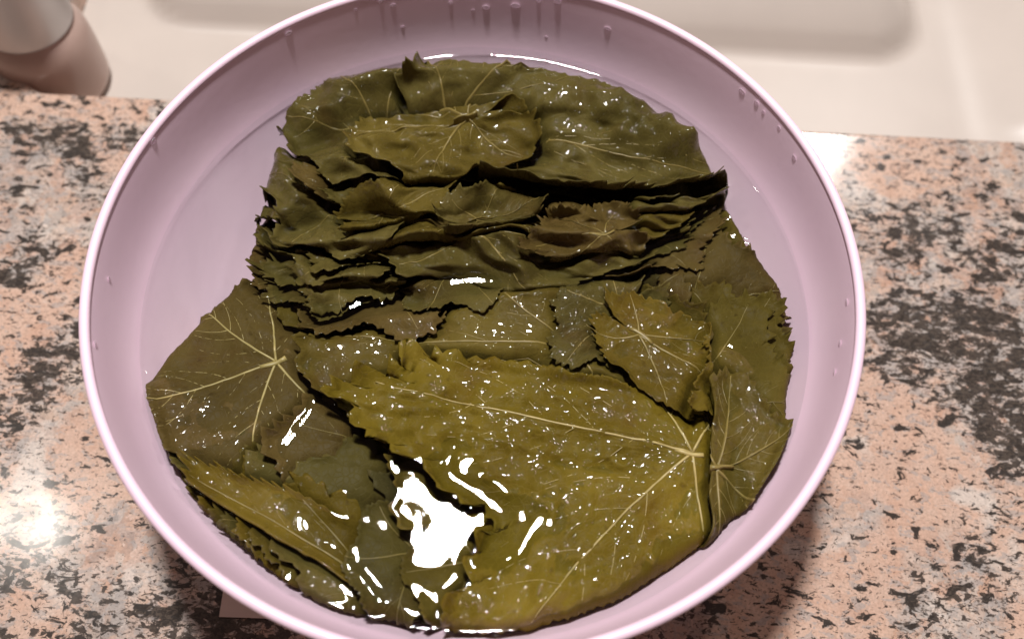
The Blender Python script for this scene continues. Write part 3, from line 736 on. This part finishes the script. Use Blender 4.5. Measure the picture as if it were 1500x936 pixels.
def settle():
    global H
    P = np.array([[*unproj(a, b)[:2], c / 1000] for a, b, c in LEVEL])
    num = np.zeros_like(GX); den = np.zeros_like(GX)
    for x, y, v in P:
        w = 1 / (((GX - x) ** 2 + (GY - y) ** 2) + 2.5e-5) ** 1.6; num += w * v; den += w
    target = WATER + blur(num / den, 6)
    # humps and hollows of the bundle along photo polylines: (points, mm, half width mm)
    for pts, mm, wd in (([(450, 175), (560, 135), (700, 135), (860, 160), (1000, 220)], 7.0, 8), ([(440, 215), (520, 175), (640, 178)], -5.0, 5), ([(700, 218), (860, 248), (970, 276)], -5.0, 5),
                        ([(520, 225), (680, 215)], 2.5, 6), ([(400, 262), (540, 285), (700, 290), (860, 300), (1000, 305)], 3.0, 6), ([(430, 325), (560, 315), (700, 318), (900, 325)], -2.8, 4.5),
                        ([(480, 345), (600, 350), (760, 352), (920, 345)], 3.2, 6), ([(440, 378), (560, 392), (640, 402)], 1.5, 5), ([(420, 470), (560, 452), (720, 420), (900, 398), (960, 350)], -4.0, 5),
                        ([(440, 500), (640, 455), (760, 430), (900, 425)], 2.0, 6)):
        Q = np.array([unproj(*p)[:2] for p in pts]); dmin = np.full(GX.shape, 1e9)
        for (x0, y0), (x1, y1) in zip(Q[:-1], Q[1:]):
            t = np.clip(((GX - x0) * (x1 - x0) + (GY - y0) * (y1 - y0)) / ((x1 - x0) ** 2 + (y1 - y0) ** 2), 0, 1)
            dmin = np.minimum(dmin, np.hypot(GX - x0 - t * (x1 - x0), GY - y0 - t * (y1 - y0)))
        target = target + mm / 1000 * np.exp(-(dmin * 1000 / wd) ** 2)
    ins = (SD > -.004).astype(float)
    def nb(A, mm): return blur(A * ins, mm) / np.maximum(blur(ins, mm), 1e-4)
    w1 = np.clip(blur(ins, 6) * 2.5 - .5, 0, 1)
    far = nb(H, 28) - nb(target, 28); far = np.where(blur(ins, 28) > .002, far, 0.0)
    D = (nb(H, 6) - target) * w1 + far * (1 - w1)
    D = D + .7 * (nb(H, 2.5) - nb(H, 6)) * w1
    D = blur(D, 2)
    # the folded bundle is squeezed together: long uneven wrinkles running through all its layers
    bp_ = np.array([unproj(*p)[:2] for p in ((400, 215), (560, 205), (700, 225), (860, 235), (1050, 275), (1060, 330), (960, 380), (900, 420), (640, 425), (430, 430), (370, 380), (375, 300))])
    bm_ = np.clip(blur((inside_dist(bp_, GX, GY) > 0).astype(float), 8), 0, 1)
    kp = np.array([unproj(*p)[:2] for p in ((430, 120), (700, 95), (930, 150), (1060, 255), (700, 215), (420, 210))])
    km_ = np.clip(blur((inside_dist(kp, GX, GY) > 0).astype(float), 6), 0, 1)
    def ridge(fa, fs, sd, warp=.006):
        q = GY + warp * lattice_noise(GX + 1, GY + 1, 32, sd + 1) + .0025 * lattice_noise(GX + 1, GY + 1, 95, sd + 2)
        return 1 - 2.2 * np.abs(lattice_noise(GX * fa / fs + 2 + .15 * q, q + 2, fs, sd))
    W = (bm_ + .35 * km_) * (.0062 * ridge(26, 66, 31) + .0026 * ridge(70, 150, 47)) + .0006 * ridge(60, 90, 63) * (1 - bm_)
    W = blur(W, 1.0); D = D - W
    for name, label, group, parts in PENDING:
        org = None; root = None
        for nm, V_, F_, mt, uv in parts:
            W_ = V_.copy(); W_[:, 2] -= sample(D, V_[:, 0], V_[:, 1]); W_[:, 1] -= .7 * sample(W, V_[:, 0], V_[:, 1])
            rr = np.hypot(W_[:, 0], W_[:, 1]); lim = r_inner(W_[:, 2]) - .0014; k = np.where(rr > lim, lim / np.maximum(rr, 1e-9), 1.0)
            W_[:, 0] *= k; W_[:, 1] *= k
            if root is None:
                org = W_[0].copy(); root = empty(name, org); tag(root, label, 'leaf', group)
            ob = link_mesh(nm, W_ - org, F_, mt, root, uv=uv)
            if nm == 'blade':
                so = ob.modifiers.new('thickness', 'SOLIDIFY'); so.thickness = .00035; so.offset = 0
    H = H - D
settle()

# ------------------------------------------------------------------ water
def build_water():
    n = 300; r_out = float(r_inner(WATER)) - .0003
    c = np.linspace(-r_out, r_out, n)
    # concentric square-to-disc grid
    A, B = np.meshgrid(np.linspace(-1, 1, n), np.linspace(-1, 1, n), indexing='ij')
    X = A * np.sqrt(1 - B * B / 2) * r_out; Y = B * np.sqrt(1 - A * A / 2) * r_out
    above = (H > WATER + .0001).astype(float)
    men = np.clip(blur(above, 2.8) * 1.3, 0, 1)
    Z = WATER + .0008 * sample(men, X, Y) * (1 - .4 * sample(men, X, Y))
    Z += .00016 * lattice_noise(X + 1, Y + 1, 60, 5) + .00006 * lattice_noise(X + 1, Y + 1, 130, 6)
    R = np.hypot(X, Y); Z += .0022 * np.exp(-(r_out - R) / .0022)
    v = np.stack([X, Y, Z], -1).reshape(-1, 3)
    R2 = np.hypot(v[:, 0], v[:, 1]); lim = r_inner(v[:, 2]) - .0001
    edge = R2 > r_out - .0006
    f = [(i * n + j, (i + 1) * n + j, (i + 1) * n + j + 1, i * n + j + 1) for i in range(n - 1) for j in range(n - 1)]
    o = link_mesh('water', v, f, MAT['water'], origin=(0, 0, WATER))
    tag(o, 'clear water filling the lilac bowl around the vine leaves', 'water', kind='structure')
build_water()

# ------------------------------------------------------------------ droplets on the inner wall
def build_droplets():
    bm = bmesh.new(); bmesh.ops.create_icosphere(bm, subdivisions=2, radius=1.0)
    me = bpy.data.meshes.new('water_droplet'); bm.to_mesh(me); bm.free()
    me.polygons.foreach_set('use_smooth', np.ones(len(me.polygons), bool))
    m, nt, out = new_mat('droplet_water')
    b = N(nt, 'ShaderNodeBsdfGlossy', i_Roughness=.03)
    n = N(nt, 'ShaderNodeTexNoise', i_Scale=400.0); bp = N(nt, 'ShaderNodeBump', i_Strength=.05, i_Distance=.0002)
    nt.links.new(n.outputs['Fac'], bp.inputs['Height']); nt.links.new(bp.outputs[0], b.inputs['Normal'])
    tr = N(nt, 'ShaderNodeBsdfTransparent'); frn = N(nt, 'ShaderNodeFresnel', i_IOR=1.45); mx = N(nt, 'ShaderNodeMixShader'); df = N(nt, 'ShaderNodeBsdfDiffuse'); df.inputs[0].default_value = (.9, .8, .87, 1); ms = N(nt, 'ShaderNodeMixShader'); ms.inputs[0].default_value = .35
    nt.links.new(tr.outputs[0], ms.inputs[1]); nt.links.new(df.outputs[0], ms.inputs[2])
    mx.inputs[0].default_value = .10; nt.links.new(ms.outputs[0], mx.inputs[1]); nt.links.new(b.outputs[0], mx.inputs[2])
    nt.links.new(mx.outputs[0], out.inputs[0]); me.materials.append(m)
    spots = [(225, 208, 1.6), (318, 98, 1.4), (334, 92, 1.1), (423, 50, 1.5), (521, 15, .8), (558, 3, 1.3), (576, 9, 1.0), (712, 12, 1.6), (755, 10, 1.5), (693, 16, .7), (789, 3, 1.1), (817, 4, 1.4),
             (660, 5, 1.0), (890, 43, 1.2), (1087, 135, 1.4), (1108, 152, 1.2), (1118, 165, 1.0), (1141, 188, 1.1), (1163, 232, 1.2), (1240, 443, 1.2), (1230, 503, 1.2), (1222, 545, 1.0), (800, 55, .6), (590, 40, .6), (140, 505, 1.2), (160, 410, 1.0)]
    for k, (px, py, r) in enumerate(spots):
        # where the view ray meets the inner wall
        d = ray(px, py); lo = None
        for s in np.linspace(.15, .6, 1800):
            q = CAM + d * s
            if q[2] < .0975 and math.hypot(q[0], q[1]) > float(r_inner(q[2])) - .0002: lo = q; break
        if lo is None: continue
        if lo[2] < WATER + .003: continue
        o = bpy.data.objects.new('water_droplet', me); col.objects.link(o)
        az = math.atan2(lo[1], lo[0]); o.location = lo; o.rotation_euler = (0, math.radians(-15), az)
        zf = random.uniform(.8, 1.5); o.scale = (.00025 * r, .0011 * r * random.uniform(.8, 1.3), .0013 * r * zf)
        side = 'far wall of the bowl behind the bundle' if abs(lo[0]) < .045 else 'bowl wall to the right of the leaves' if lo[0] > 0 and lo[1] < .06 else 'bowl wall between the bundle and the sink side' if lo[0] > 0 else 'bowl wall to the left of the leaves'
        tag(o, 'small water drop on the ' + side, 'water drop', 'drops on the bowl wall')
build_droplets()
print('PILE', round(float(np.mean(H[SD > .01] > WATER)), 3), 'max', float(H.max()), 'leaves', leaf_count)
